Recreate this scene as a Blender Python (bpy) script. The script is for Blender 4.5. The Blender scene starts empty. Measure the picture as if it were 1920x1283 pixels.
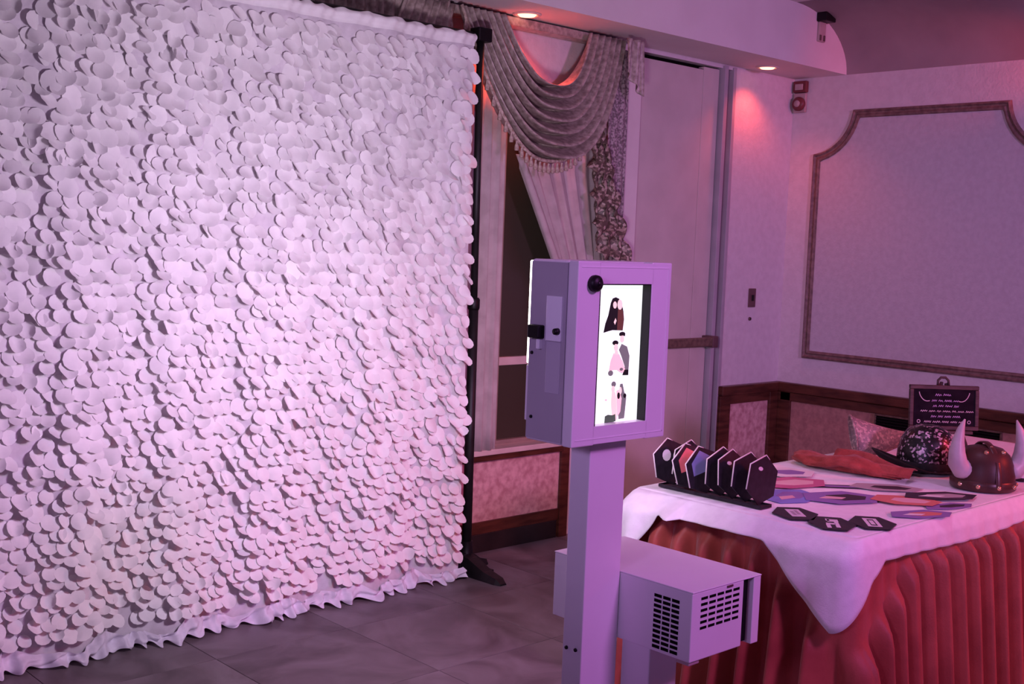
import bpy, bmesh, math, random
import numpy as np
from mathutils import Vector, Matrix

random.seed(7)
rng = np.random.default_rng(11)
PI = math.pi
scene = bpy.context.scene
COL = scene.collection

# ------------------------------------------------------------------ camera
FPX, PITCH, ROLL, YAW = 2217.0, 0.0846, 0.0384, 0.7531
CAM_H = 1.65


def cam_axes():
    cy, sy, cp, sp = math.cos(YAW), math.sin(YAW), math.cos(PITCH), math.sin(PITCH)
    F = Vector((sy * cp, cy * cp, -sp))
    Rt = Vector((cy, -sy, 0))
    U = Rt.cross(F)
    cr, sr = math.cos(ROLL), math.sin(ROLL)
    return cr * Rt + sr * U, -sr * Rt + cr * U, F


CR, CU, CF = cam_axes()
cam_data = bpy.data.cameras.new('camera')
cam = bpy.data.objects.new('camera', cam_data)
COL.objects.link(cam)
m4 = Matrix((CR, CU, -CF)).transposed().to_4x4()
m4.translation = Vector((0, 0, CAM_H))
cam.matrix_world = m4
cam_data.sensor_width = 36.0
cam_data.lens = FPX / 1920.0 * 36.0
cam_data.clip_start = 0.05
scene.camera = cam

# ------------------------------------------------------------------ world and room light
world = bpy.data.worlds.new('world')
scene.world = world
world.use_nodes = True
wbg = world.node_tree.nodes['Background']
wbg.inputs[0].default_value = (0.46, 0.23, 0.72, 1)
wbg.inputs[1].default_value = 0.20

vs = scene.view_settings
vs.view_transform = 'Standard'
vs.look = 'None'
vs.exposure = 0.0
vs.gamma = 1.0
vs.use_curve_mapping = False


def light(name, kind, loc, target, color, power, size=0.3, cone=None, blend=0.6, size_y=None):
    d = bpy.data.lights.new(name, kind)
    d.color = color
    d.energy = power
    if kind == 'AREA':
        d.size = size
        if size_y:
            d.shape = 'RECTANGLE'
            d.size_y = size_y
    else:
        d.shadow_soft_size = size
    if kind == 'SPOT':
        d.spot_size = math.radians(cone)
        d.spot_blend = blend
    o = bpy.data.objects.new(name, d)
    COL.objects.link(o)
    o.location = loc
    o.rotation_euler = (Vector(target) - Vector(loc)).to_track_quat('-Z', 'Y').to_euler()
    return o


# purple dance-floor wash lamp, red ones to the right, and added fill lamps
light('purple_wash_lamp', 'SPOT', (2.75, -0.7, 2.95), (2.3, 2.05, 0.8), (0.84, 0.25, 1.0), 245, 0.30, 62, 0.9)
light('pink_wall_fill', 'SPOT', (2.4, -4.4, 2.75), (6.6, 4.0, 1.2), (0.86, 0.37, 1.0), 980, 0.35, 46, 0.9)  # added fill aimed at the walls, no known source
light('side_fill', 'SPOT', (-2.6, 0.4, 2.5), (2.5, 2.05, 1.55), (0.66, 0.40, 1.0), 320, 0.40, 27, 0.9)  # added fill from the left, lifts the kiosk's side
light('red_wash_lamp', 'SPOT', (5.9, -0.2, 2.3), (4.8, 2.0, 0.5), (1.0, 0.06, 0.05), 215, 0.20, 70, 0.9)
light('table_top_fill', 'SPOT', (3.65, 2.25, 3.10), (3.65, 2.3, 0.7), (0.90, 0.50, 1.0), 42, 0.12, 62, 0.8)  # added fill over the table to brighten its top, source unseen
light('red_wall_lamp', 'SPOT', (6.60, 2.30, 2.74), (6.8, 3.7, 2.78), (1.0, 0.06, 0.05), 30, 0.05, 46, 1.0)


# ------------------------------------------------------------------ materials
MATS = {}


def new_mat(name):
    m = bpy.data.materials.new(name)
    m.use_nodes = True
    nt = m.node_tree
    b = nt.nodes['Principled BSDF']
    MATS[name] = m
    return m, nt, b


def plain(name, col, rough=0.6, metal=0.0, spec=0.5, sheen=0.0, alpha=1.0, coat=0.0):
    m, nt, b = new_mat(name)
    b.inputs['Base Color'].default_value = (*col, 1)
    b.inputs['Roughness'].default_value = rough
    b.inputs['Metallic'].default_value = metal
    b.inputs['Specular IOR Level'].default_value = spec
    b.inputs['Sheen Weight'].default_value = sheen
    b.inputs['Alpha'].default_value = alpha
    b.inputs['Coat Weight'].default_value = coat
    return m


def noisy(name, c0, c1, scale=8.0, rough=0.6, bump=0.0, bscale=None, detail=4.0, lo=0.35, hi=0.65, spec=0.4, sheen=0.0, stretch=None, rand=0.0):
    m, nt, b = new_mat(name)
    N, L = nt.nodes, nt.links
    tc = N.new('ShaderNodeTexCoord')
    vec = tc.outputs['Object']
    if stretch:
        mp = N.new('ShaderNodeMapping')
        mp.inputs['Scale'].default_value = stretch
        L.new(vec, mp.inputs['Vector'])
        vec = mp.outputs['Vector']
    n = N.new('ShaderNodeTexNoise')
    n.inputs['Scale'].default_value = scale
    n.inputs['Detail'].default_value = detail
    L.new(vec, n.inputs['Vector'])
    r = N.new('ShaderNodeValToRGB')
    r.color_ramp.elements[0].position = lo
    r.color_ramp.elements[1].position = hi
    r.color_ramp.elements[0].color = (*c0, 1)
    r.color_ramp.elements[1].color = (*c1, 1)
    L.new(n.outputs['Fac'], r.inputs['Fac'])
    out = r.outputs['Color']
    if rand > 0:
        oi = N.new('ShaderNodeObjectInfo')
        mr = N.new('ShaderNodeMapRange')
        mr.inputs['To Min'].default_value = 1 - rand
        mr.inputs['To Max'].default_value = 1 + rand
        L.new(oi.outputs['Random'], mr.inputs['Value'])
        hs = N.new('ShaderNodeHueSaturation')
        L.new(mr.outputs['Result'], hs.inputs['Value'])
        L.new(out, hs.inputs['Color'])
        out = hs.outputs['Color']
    L.new(out, b.inputs['Base Color'])
    b.inputs['Roughness'].default_value = rough
    b.inputs['Specular IOR Level'].default_value = spec
    b.inputs['Sheen Weight'].default_value = sheen
    if bump > 0:
        n2 = N.new('ShaderNodeTexNoise')
        n2.inputs['Scale'].default_value = bscale or scale * 3
        n2.inputs['Detail'].default_value = 3
        L.new(vec, n2.inputs['Vector'])
        bp = N.new('ShaderNodeBump')
        bp.inputs['Strength'].default_value = bump
        bp.inputs['Distance'].default_value = 0.01
        L.new(n2.outputs['Fac'], bp.inputs['Height'])
        L.new(bp.outputs['Normal'], b.inputs['Normal'])
    return m


def emit(name, col, strength):
    m, nt, b = new_mat(name)
    b.inputs['Base Color'].default_value = (*col, 1)
    b.inputs['Emission Color'].default_value = (*col, 1)
    b.inputs['Emission Strength'].default_value = strength
    b.inputs['Roughness'].default_value = 0.4
    return m


def marble(name):
    m, nt, b = new_mat(name)
    N, L = nt.nodes, nt.links
    g = N.new('ShaderNodeNewGeometry')
    oi = N.new('ShaderNodeObjectInfo')
    ad = N.new('ShaderNodeVectorMath')
    ad.operation = 'MULTIPLY_ADD'
    L.new(oi.outputs['Random'], ad.inputs[0])
    ad.inputs[1].default_value = (7, 3, 5)
    L.new(g.outputs['Position'], ad.inputs[2])
    n = N.new('ShaderNodeTexNoise')
    n.inputs['Scale'].default_value = 2.6
    n.inputs['Detail'].default_value = 6
    n.inputs['Distortion'].default_value = 1.6
    L.new(ad.outputs[0], n.inputs['Vector'])
    r = N.new('ShaderNodeValToRGB')
    e = r.color_ramp.elements
    e[0].position, e[0].color = 0.30, (0.105, 0.078, 0.084, 1)
    e[1].position, e[1].color = 0.70, (0.245, 0.20, 0.215, 1)
    k = r.color_ramp.elements.new(0.5)
    k.color = (0.175, 0.138, 0.148, 1)
    L.new(n.outputs['Fac'], r.inputs['Fac'])
    mr = N.new('ShaderNodeMapRange')
    mr.inputs['To Min'].default_value = 0.94
    mr.inputs['To Max'].default_value = 1.06
    L.new(oi.outputs['Random'], mr.inputs['Value'])
    hs = N.new('ShaderNodeHueSaturation')
    L.new(mr.outputs['Result'], hs.inputs['Value'])
    L.new(r.outputs['Color'], hs.inputs['Color'])
    L.new(hs.outputs['Color'], b.inputs['Base Color'])
    b.inputs['Roughness'].default_value = 0.42
    b.inputs['Specular IOR Level'].default_value = 0.35
    return m


def speckle(name, c0, c1, c2, scale, rough=0.5, metal=0.0):
    m, nt, b = new_mat(name)
    N, L = nt.nodes, nt.links
    tc = N.new('ShaderNodeTexCoord')
    v = N.new('ShaderNodeTexVoronoi')
    v.inputs['Scale'].default_value = scale
    L.new(tc.outputs['Object'], v.inputs['Vector'])
    sep = N.new('ShaderNodeSeparateColor')
    L.new(v.outputs['Color'], sep.inputs['Color'])
    r = N.new('ShaderNodeValToRGB')
    e = r.color_ramp.elements
    e[0].position, e[0].color = 0.45, (*c0, 1)
    e[1].position, e[1].color = 0.95, (*c2, 1)
    k = r.color_ramp.elements.new(0.7)
    k.color = (*c1, 1)
    L.new(sep.outputs[0], r.inputs['Fac'])
    L.new(r.outputs['Color'], b.inputs['Base Color'])
    b.inputs['Roughness'].default_value = rough
    b.inputs['Metallic'].default_value = metal
    bp = N.new('ShaderNodeBump')
    bp.inputs['Strength'].default_value = 0.6
    bp.inputs['Distance'].default_value = 0.004
    L.new(sep.outputs[1], bp.inputs['Height'])
    L.new(bp.outputs['Normal'], b.inputs['Normal'])
    return m


noisy('wallpaper', (0.62, 0.56, 0.58), (0.67, 0.61, 0.63), 22, 0.75, 0.25, 60)
noisy('panel_paper', (0.51, 0.47, 0.50), (0.56, 0.52, 0.55), 30, 0.75, 0.25, 70)
noisy('wainscot_paper', (0.36, 0.17, 0.15), (0.50, 0.25, 0.21), 26, 0.7, 0.25, 60)
noisy('under_window_paper', (0.50, 0.25, 0.25), (0.74, 0.46, 0.44), 24, 0.7, 0.3, 60)
noisy('dark_wood', (0.055, 0.016, 0.010), (0.12, 0.038, 0.022), 6, 0.35, 0.1, 30, stretch=(1, 1, 6))
noisy('black_base', (0.012, 0.010, 0.010), (0.03, 0.02, 0.02), 6, 0.5)
noisy('moulding', (0.14, 0.085, 0.075), (0.24, 0.15, 0.13), 30, 0.5, 0.2)
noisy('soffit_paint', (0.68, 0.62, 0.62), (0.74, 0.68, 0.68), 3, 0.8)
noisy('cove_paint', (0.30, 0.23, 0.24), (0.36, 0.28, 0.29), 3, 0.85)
noisy('trim_paint', (0.70, 0.62, 0.60), (0.76, 0.68, 0.66), 4, 0.6)
noisy('door_paint', (0.54, 0.47, 0.44), (0.60, 0.52, 0.49), 5, 0.55)
noisy('jamb_paint', (0.36, 0.33, 0.37), (0.42, 0.38, 0.42), 5, 0.5)
plain('black_gap', (0.004, 0.003, 0.003), 0.9, spec=0.1)
noisy('bronze', (0.10, 0.06, 0.045), (0.17, 0.11, 0.08), 40, 0.4)
marble('marble_tile')
noisy('grout', (0.09, 0.07, 0.075), (0.13, 0.10, 0.11), 40, 0.9)
noisy('petal_cloth', (0.82, 0.80, 0.80), (0.90, 0.88, 0.87), 14, 0.62, sheen=0.15, rand=0.06)
noisy('backing_cloth', (0.66, 0.61, 0.65), (0.76, 0.71, 0.75), 30, 0.8)
noisy('hem_cloth', (0.74, 0.70, 0.78), (0.86, 0.82, 0.90), 20, 0.6)
noisy('black_metal', (0.006, 0.005, 0.006), (0.014, 0.012, 0.013), 20, 0.5)
noisy('white_coat', (0.78, 0.76, 0.78), (0.83, 0.81, 0.83), 3, 0.32, spec=0.5)
noisy('dimmed_coat', (0.42, 0.40, 0.43), (0.47, 0.45, 0.48), 3, 0.35, spec=0.5)  # white coat dimmed for the kiosk's left side
noisy('white_coat_top', (0.80, 0.78, 0.80), (0.84, 0.82, 0.84), 3, 0.4)
plain('black_plastic', (0.005, 0.004, 0.005), 0.45, spec=0.25)
plain('screw_black', (0.01, 0.008, 0.01), 0.4, metal=0.6)
plain('pale_plate', (0.90, 0.93, 0.93), 0.2, coat=0.6)
plain('reflection_film', (0.88, 0.88, 0.93), 0.2, alpha=0.4, coat=0.5)  # see-through tint for the reflection on the kiosk side
emit('led_diffuser', (1.0, 0.95, 0.84), 7.0)
emit('screen_white', (0.93, 0.97, 0.95), 1.0)
emit('screen_black', (0.015, 0.010, 0.012), 0.6)
emit('screen_brown', (0.11, 0.035, 0.03), 0.8)
emit('screen_skin', (0.90, 0.62, 0.55), 0.9)
emit('screen_pink', (0.93, 0.50, 0.52), 0.95)
emit('screen_grey', (0.16, 0.14, 0.15), 0.8)
emit('screen_green', (0.06, 0.08, 0.06), 0.8)
emit('downlight_lens', (1.0, 0.42, 0.26), 3.2)
noisy('cream_trim', (0.62, 0.5, 0.45), (0.7, 0.58, 0.52), 10, 0.5)
noisy('tablecloth', (0.80, 0.77, 0.78), (0.86, 0.83, 0.84), 30, 0.7, 0.1, 200, sheen=0.2)
noisy('skirt_cloth', (0.34, 0.055, 0.042), (0.44, 0.080, 0.060), 9, 0.55, 0.1, 160, sheen=0.25)
speckle('valance_cloth', (0.10, 0.065, 0.05), (0.26, 0.18, 0.14), (0.48, 0.38, 0.31), 70, 0.45)
noisy('valance_satin', (0.25, 0.19, 0.165), (0.48, 0.39, 0.345), 38, 0.34, 0.1, 90, detail=3, lo=0.35, hi=0.65, spec=0.6)
noisy('fringe', (0.30, 0.20, 0.15), (0.62, 0.50, 0.42), 60, 0.6)
noisy('sheer', (0.42, 0.34, 0.33), (0.52, 0.43, 0.42), 12, 0.8)
noisy('lace', (0.16, 0.12, 0.13), (0.42, 0.34, 0.35), 75, 0.8, detail=2, lo=0.42, hi=0.58)
plain('window_glass', (0.055, 0.045, 0.03), 0.25, spec=0.4)
noisy('window_frame', (0.26, 0.19, 0.16), (0.33, 0.24, 0.20), 8, 0.5)
noisy('card_black', (0.010, 0.008, 0.012), (0.022, 0.016, 0.024), 40, 0.45)
plain('card_edge', (0.72, 0.68, 0.64), 0.6)
plain('print_white', (0.72, 0.66, 0.68), 0.6)
plain('print_red', (0.75, 0.16, 0.18), 0.5)
plain('print_blue', (0.20, 0.20, 0.42), 0.5)
plain('paper_magenta', (0.55, 0.12, 0.25), 0.5)
plain('paper_violet', (0.26, 0.16, 0.42), 0.5)
plain('paper_blue', (0.22, 0.24, 0.60), 0.5)
plain('paper_pink', (0.78, 0.48, 0.50), 0.5)
plain('paper_white', (0.78, 0.74, 0.74), 0.6)
plain('paper_grey', (0.42, 0.36, 0.38), 0.6)
plain('paper_dark', (0.03, 0.015, 0.03), 0.5)
plain('paper_red', (0.66, 0.20, 0.16), 0.5)
noisy('red_plush', (0.26, 0.032, 0.026), (0.40, 0.06, 0.048), 20, 0.8, 0.4, 90, sheen=0.1)
speckle('straw', (0.28, 0.19, 0.20), (0.44, 0.28, 0.27), (0.60, 0.40, 0.38), 110, 0.6)
speckle('black_sequin', (0.006, 0.005, 0.006), (0.012, 0.009, 0.011), (0.60, 0.44, 0.52), 115, 0.4, 0.2)  # pale cells paint the sequins' glints into the colour
noisy('black_felt', (0.008, 0.006, 0.007), (0.02, 0.014, 0.016), 40, 0.8)
noisy('helmet_brown', (0.045, 0.020, 0.017), (0.08, 0.034, 0.028), 14, 0.42, spec=0.25)
noisy('helmet_band', (0.05, 0.02, 0.016), (0.09, 0.034, 0.028), 20, 0.35)
noisy('horn', (0.50, 0.42, 0.44), (0.62, 0.52, 0.54), 18, 0.4)
plain('gold', (0.75, 0.48, 0.30), 0.25, metal=0.8)
noisy('chalk_black', (0.005, 0.004, 0.008), (0.012, 0.009, 0.016), 20, 0.8, spec=0.1)
plain('chalk', (0.42, 0.34, 0.55), 0.9)
plain('chalk_pale', (0.50, 0.47, 0.50), 0.9)
noisy('sign_wood', (0.035, 0.022, 0.021), (0.08, 0.05, 0.047), 18, 0.6, stretch=(1, 1, 5))
noisy('switch_brown', (0.10, 0.05, 0.055), (0.14, 0.07, 0.075), 10, 0.4)
noisy('alarm_red', (0.14, 0.03, 0.035), (0.19, 0.042, 0.046), 10, 0.4)
noisy('alarm_grey', (0.40, 0.30, 0.29), (0.48, 0.36, 0.35), 10, 0.4)


# ------------------------------------------------------------------ mesh helpers
class MB:
    def __init__(s):
        s.v, s.f, s.mi, s.sm = [], [], [], []

    def add(s, verts, faces, mi=0, smooth=False):
        o = len(s.v)
        s.v.extend([tuple(map(float, q)) for q in verts])
        for f in faces:
            s.f.append(tuple(i + o for i in f))
            s.mi.append(mi)
            s.sm.append(smooth)
        return s

    def box(s, x0, x1, y0, y1, z0, z1, mi=0):
        v = [(x0, y0, z0), (x1, y0, z0), (x1, y1, z0), (x0, y1, z0), (x0, y0, z1), (x1, y0, z1), (x1, y1, z1), (x0, y1, z1)]
        f = [(0, 3, 2, 1), (4, 5, 6, 7), (0, 1, 5, 4), (1, 2, 6, 5), (2, 3, 7, 6), (3, 0, 4, 7)]
        return s.add(v, f, mi)

    def bbox(s, x0, x1, y0, y1, z0, z1, b=0.004, mi=0, seg=2):
        bm = bmesh.new()
        bmesh.ops.create_cube(bm, size=1.0)
        for q in bm.verts:
            q.co = Vector(((x0 + x1) / 2 + q.co.x * (x1 - x0), (y0 + y1) / 2 + q.co.y * (y1 - y0), (z0 + z1) / 2 + q.co.z * (z1 - z0)))
        bmesh.ops.bevel(bm, geom=list(bm.edges), offset=b, segments=seg, affect='EDGES', profile=0.5)
        bm.verts.index_update()
        s.add([q.co[:] for q in bm.verts], [[q.index for q in f.verts] for f in bm.faces], mi)
        bm.free()
        return s

    def lathe(s, prof, seg=24, center=(0, 0, 0), mi=0, smooth=True, sx=1.0, sy=1.0, cap=True):
        v, f = [], []
        for r, z in prof:
            for k in range(seg):
                a = 2 * PI * k / seg
                v.append((center[0] + r * sx * math.cos(a), center[1] + r * sy * math.sin(a), center[2] + z))
        n = len(prof)
        for i in range(n - 1):
            for k in range(seg):
                k2 = (k + 1) % seg
                f.append((i * seg + k, i * seg + k2, (i + 1) * seg + k2, (i + 1) * seg + k))
        if cap:
            f.append(tuple(range(seg - 1, -1, -1)))
            f.append(tuple((n - 1) * seg + k for k in range(seg)))
        return s.add(v, f, mi, smooth)

    def cyl(s, p0, p1, r0, r1=None, seg=16, mi=0, smooth=True):
        return s.tube([p0, p1], [r0, r0 if r1 is None else r1], seg, mi, smooth)

    def tube(s, pts, radii, seg=10, mi=0, smooth=True):
        pts = [Vector(q) for q in pts]
        v, f = [], []
        up = Vector((0, 0, 1))
        t0 = (pts[1] - pts[0]).normalized()
        if abs(t0.dot(up)) > 0.9:
            up = Vector((1, 0, 0))
        nrm = t0.cross(up).normalized()
        for i, q in enumerate(pts):
            a = pts[max(i - 1, 0)]
            b = pts[min(i + 1, len(pts) - 1)]
            t = (b - a).normalized()
            nrm = (nrm - t * nrm.dot(t)).normalized()
            bn = t.cross(nrm)
            for k in range(seg):
                an = 2 * PI * k / seg
                v.append(q + (nrm * math.cos(an) + bn * math.sin(an)) * radii[i])
        for i in range(len(pts) - 1):
            for k in range(seg):
                k2 = (k + 1) % seg
                f.append((i * seg + k, i * seg + k2, (i + 1) * seg + k2, (i + 1) * seg + k))
        f.append(tuple(range(seg - 1, -1, -1)))
        f.append(tuple((len(pts) - 1) * seg + k for k in range(seg)))
        return s.add(v, f, mi, smooth)

    def grid(s, P, mi=0, smooth=True, closed_u=False):
        n, m = len(P), len(P[0])
        v = [q for row in P for q in row]
        f = []
        for i in range(n - 1):
            for j in range(m - (0 if closed_u else 1)):
                j2 = (j + 1) % m
                f.append((i * m + j, i * m + j2, (i + 1) * m + j2, (i + 1) * m + j))
        return s.add(v, f, mi, smooth)

    def prism(s, poly, h, axis=2, base=0.0, mi=0):
        """extrude a 2D polygon along axis from base to base+h"""
        n = len(poly)

        def P(a, b, c):
            return {2: (a, b, c), 1: (a, c, b), 0: (c, a, b)}[axis]
        v = [P(a, b, base) for a, b in poly] + [P(a, b, base + h) for a, b in poly]
        f = [tuple(range(n - 1, -1, -1)), tuple(range(n, 2 * n))]
        f += [(i, (i + 1) % n, n + (i + 1) % n, n + i) for i in range(n)]
        return s.add(v, f, mi)

    def mesh(s, name, mats):
        me = bpy.data.meshes.new(name)
        me.from_pydata(s.v, [], s.f)
        for q in (mats if isinstance(mats, (list, tuple)) else [mats]):
            me.materials.append(MATS[q])
        me.polygons.foreach_set('material_index', s.mi)
        me.polygons.foreach_set('use_smooth', s.sm)
        bm = bmesh.new()
        bm.from_mesh(me)
        bmesh.ops.recalc_face_normals(bm, faces=bm.faces)
        bm.to_mesh(me)
        bm.free()
        me.update()
        return me

    def build(s, name, mats, parent=None, loc=None, rot=None):
        return link(name, s.mesh(name, mats), parent, loc, rot)


def link(name, data, parent=None, loc=None, rot=None):
    o = bpy.data.objects.new(name, data)
    COL.objects.link(o)
    if parent is not None:
        o.parent = parent
    if loc is not None:
        o.location = loc
    if rot is not None:
        o.rotation_euler = rot
    return o


def tag(o, label, cat, group=None):
    o['label'] = label
    o['category'] = cat
    if group:
        o['group'] = group
    return o


def thing(name, label, cat, loc=(0, 0, 0), rz=0.0, group=None):
    o = bpy.data.objects.new(name, None)
    COL.objects.link(o)
    o.location = loc
    o.rotation_euler = (0, 0, rz)
    o.empty_display_size = 0.1
    return tag(o, label, cat, group)


def structure(o, label=None):
    o['kind'] = 'structure'
    if label:
        o['label'] = label
    return o


def solidify(o, t, offset=0.0):
    md = o.modifiers.new('thickness', 'SOLIDIFY')
    md.thickness = t
    md.offset = offset
    return o


# ------------------------------------------------------------------ the room
YW, XW, ZS = 4.60, 6.80, 2.80          # long wall, end wall, soffit underside
YS = 4.21                              # soffit face
ZC = 3.16                              # main ceiling

# floor: slab + tiles
fl = structure(MB().box(-3, XW + .2, -5, YW + .2, -0.12, -0.004).build('floor', 'grout'), 'brown marbled tile floor')
TS = 0.61
tile = MB()
g_ = 0.0009
tile.add([(g_, g_, -.004), (TS - g_, g_, -.004), (TS - g_, TS - g_, -.004), (g_, TS - g_, -.004),
          (g_ + .001, g_ + .001, 0), (TS - g_ - .001, g_ + .001, 0), (TS - g_ - .001, TS - g_ - .001, 0), (g_ + .001, TS - g_ - .001, 0)],
         [(4, 5, 6, 7), (0, 1, 5, 4), (1, 2, 6, 5), (2, 3, 7, 6), (3, 0, 4, 7)])
tile_me = tile.mesh('floor_tile', 'marble_tile')
for i in range(-2, 12):
    for j in range(-1, 8):
        x, y = i * TS - .2, j * TS - .28
        if x + TS > XW or y + TS > YW:
            continue
        link('floor_tile', tile_me, fl, (x, y, 0))
# rim of cut tiles along the two walls
cut = MB()
ny = int((YW + .28) // TS)
y_last = ny * TS - .28
cut.box(-3, XW, y_last + g_, YW, -.004, 0)
x_last = math.floor((XW + .2) / TS) * TS - .2
cut.box(x_last + g_, XW, -5, y_last - g_, -.004, 0)
cut.build('cut_tile', 'marble_tile', fl)

# wall_left with window opening and door opening
WX0, WX1, WZ0, WZ1 = 2.95, 4.86, 0.53, 2.40
DX0, DX1 = 5.255, 6.02
wl = MB()
wl.box(-3, WX0, YW, YW + .15, 0, ZS + .5)
wl.box(WX0, WX1, YW, YW + .15, WZ1, ZS + .5)
wl.box(WX0, WX1, YW, YW + .15, 0, WZ0)
wl.box(WX1, DX0, YW, YW + .15, 0, ZS + .5)
wl.box(DX0, DX1 + .13, YW + .001, YW + .15, 2.775, ZS + .5)
wl.box(DX1 + .13, XW + .15, YW, YW + .15, 0, ZS + .5)
wl = structure(wl.build('wall_left', 'wallpaper'), 'cream papered long wall with window and door')
wr = structure(MB().box(XW, XW + .15, -5, YW, 0, ZS + .5).build('wall_right', 'wallpaper'), 'cream papered end wall with framed panel')

# soffit over the long wall
sf = MB()
sf.box(-3, XW, YS, YW, ZS, ZC + .3)
structure(sf.build('ceiling', 'soffit_paint'), 'pale boxed soffit along the long wall')
# cove along end wall and main ceiling
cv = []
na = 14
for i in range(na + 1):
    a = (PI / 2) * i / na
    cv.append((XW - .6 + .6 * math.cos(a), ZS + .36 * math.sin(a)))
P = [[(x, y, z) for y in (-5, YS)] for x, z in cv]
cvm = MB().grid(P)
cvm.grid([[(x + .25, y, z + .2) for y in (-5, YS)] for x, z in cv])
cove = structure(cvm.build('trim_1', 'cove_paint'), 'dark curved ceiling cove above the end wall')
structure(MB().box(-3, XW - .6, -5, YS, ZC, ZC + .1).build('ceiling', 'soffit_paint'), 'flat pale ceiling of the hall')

# wainscot on the end wall and right end of the long wall
wn = MB().box(XW - .012, XW, -5, YW, .10, .735)
wn = structure(wn.build('trim_2', 'wainscot_paper'), 'reddish papered wainscot on the end wall')
MB().bbox(XW - .05, XW - .001, -5, YW - .001, .715, .777, .006).build('cap_rail', 'dark_wood', wn)
MB().bbox(XW - .03, XW - .012, -5, YW - .05, .655, .712, .003).build('top_rail', 'dark_wood', wn)
MB().bbox(XW - .03, XW - .012, 4.47, 4.585, .10, .714, .003).build('stile', 'dark_wood', wn)
for yy in (2.60, 0.9):
    MB().bbox(XW - .03, XW - .012, yy, yy + .09, .10, .655, .003).build('stile', 'dark_wood', wn)
MB().bbox(XW - .03, XW - .012, -5, YW - .15, .02, .14, .003).build('bottom_rail', 'dark_wood', wn)
wn2 = structure(MB().box(6.15, XW - .013, YW - .012, YW, .10, .735).build('trim_3', 'under_window_paper'), 'short reddish wainscot panel beside the door')
MB().bbox(6.13, XW - .051, YW - .05, YW - .001, .715, .777, .006).build('cap_rail', 'dark_wood', wn2)
MB().bbox(6.24, 6.70, YW - .03, YW - .012, .655, .714, .003).build('top_rail', 'dark_wood', wn2)
MB().bbox(6.13, 6.24, YW - .034, YW - .001, .0, .714, .004).build('stile', 'dark_wood', wn2)
MB().bbox(6.68, 6.768, YW - .034, YW - .012, .0, .714, .004).build('stile', 'dark_wood', wn2)
MB().bbox(6.24, 6.68, YW - .03, YW - .012, .0, .14, .003).build('bottom_rail', 'dark_wood', wn2)

# wainscot under the window
uw = structure(MB().box(2.2, 4.70, YW - .012, YW, .15, .53).build('trim_4', 'under_window_paper'), 'pinkish papered panel under the window')
MB().bbox(2.2, 4.70, YW - .022, YW - .001, .10, .165, .003).build('bottom_rail', 'dark_wood', uw)
MB().bbox(2.2, 4.70, YW - .05, YW - .001, .495, .53, .004).build('sill_rail', 'dark_wood', uw)
MB().bbox(4.70, 4.765, YW - .03, YW - .001, .0, .62, .003).build('stile', 'dark_wood', uw)
structure(MB().bbox(2.0, 4.69, YW - .02, YW - .001, 0, .10, .004).build('baseboard_left', 'black_base'), 'black baseboard under the window')

# window with frame, panes, rails
wd = structure(MB().box(WX0, WX1, YW + .10, YW + .115, WZ0, WZ1).build('window_1', 'black_gap'), 'dark window behind curtains')
fw = MB()
fw.box(WX0, WX1, YW + .04, YW + .10, WZ0, WZ0 + .05)
fw.box(WX0, WX1, YW + .04, YW + .10, WZ1 - .05, WZ1)
for xx in (WX0, 3.58, 4.21, WX1 - .05):
    fw.box(xx, xx + .05, YW + .04, YW + .10, WZ0 + .05, WZ1 - .05)
fw.build('window_frame', 'window_frame', wd)
for k, (a, b) in enumerate(((WX0 + .05, 3.58), (3.63, 4.21), (4.26, WX1 - .05))):
    MB().bbox(a, b, YW + .045, YW + .095, .985, 1.03, .004).build('window_rail', 'cream_trim', wd)
    MB().box(a, b, YW + .07, YW + .08, WZ0 + .05, .985).build('pane', 'window_glass', wd)
    MB().box(a, b, YW + .07, YW + .08, 1.03, WZ1 - .05).build('pane', 'window_glass', wd)
MB().bbox(WX0 - .04, WX1 + .02, YW - .075, YW + .04, WZ0 + .001, WZ0 + .03, .005).build('window_sill', 'cream_trim', wd)

# white trim strip between window and door
tr = structure(MB().bbox(5.06, 5.235, YW - .03, YW - .001, 0, 2.79, .006).build('trim_5', 'trim_paint'), 'pale vertical trim board left of the door')

# door
dr = structure(MB().bbox(DX0 + .012, 5.845, YW + .012, YW + .06, .01, 2.745, .003).build('door_1', 'door_paint'), 'tall plain cream door with push bar')
MB().bbox(5.853, DX1 - .012, YW + .016, YW + .06, .01, 2.765, .003).build('lock_stile', 'door_paint', dr)
MB().box(DX0, DX1, YW + .061, YW + .15, 0, 2.775).build('door_gap', 'black_gap', dr)
pb = MB().bbox(5.50, 6.01, YW - .07, YW - .035, 1.045, 1.10, .006).build('push_bar', 'bronze', dr)
MB().bbox(5.965, 6.018, YW - .078, YW + .016, 1.036, 1.108, .006).build('bar_end_cap', 'switch_brown', pb)
MB().bbox(5.49, 5.53, YW - .065, YW + .016, 1.04, 1.105, .006).build('bar_end_cap', 'switch_brown', pb)
jb = MB()
jb.bbox(DX1, DX1 + .035, YW - .02, YW + .15, 0, 2.79, .003)
jb.box(DX1 + .035, DX1 + .10, YW + .05, YW + .15, 0, 2.79)
jb.bbox(DX1 + .10, DX1 + .13, YW - .012, YW + .15, 0, 2.79, .003)
structure(jb.build('trim_6', 'jamb_paint'), 'grey stepped door jamb right of the door')

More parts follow.
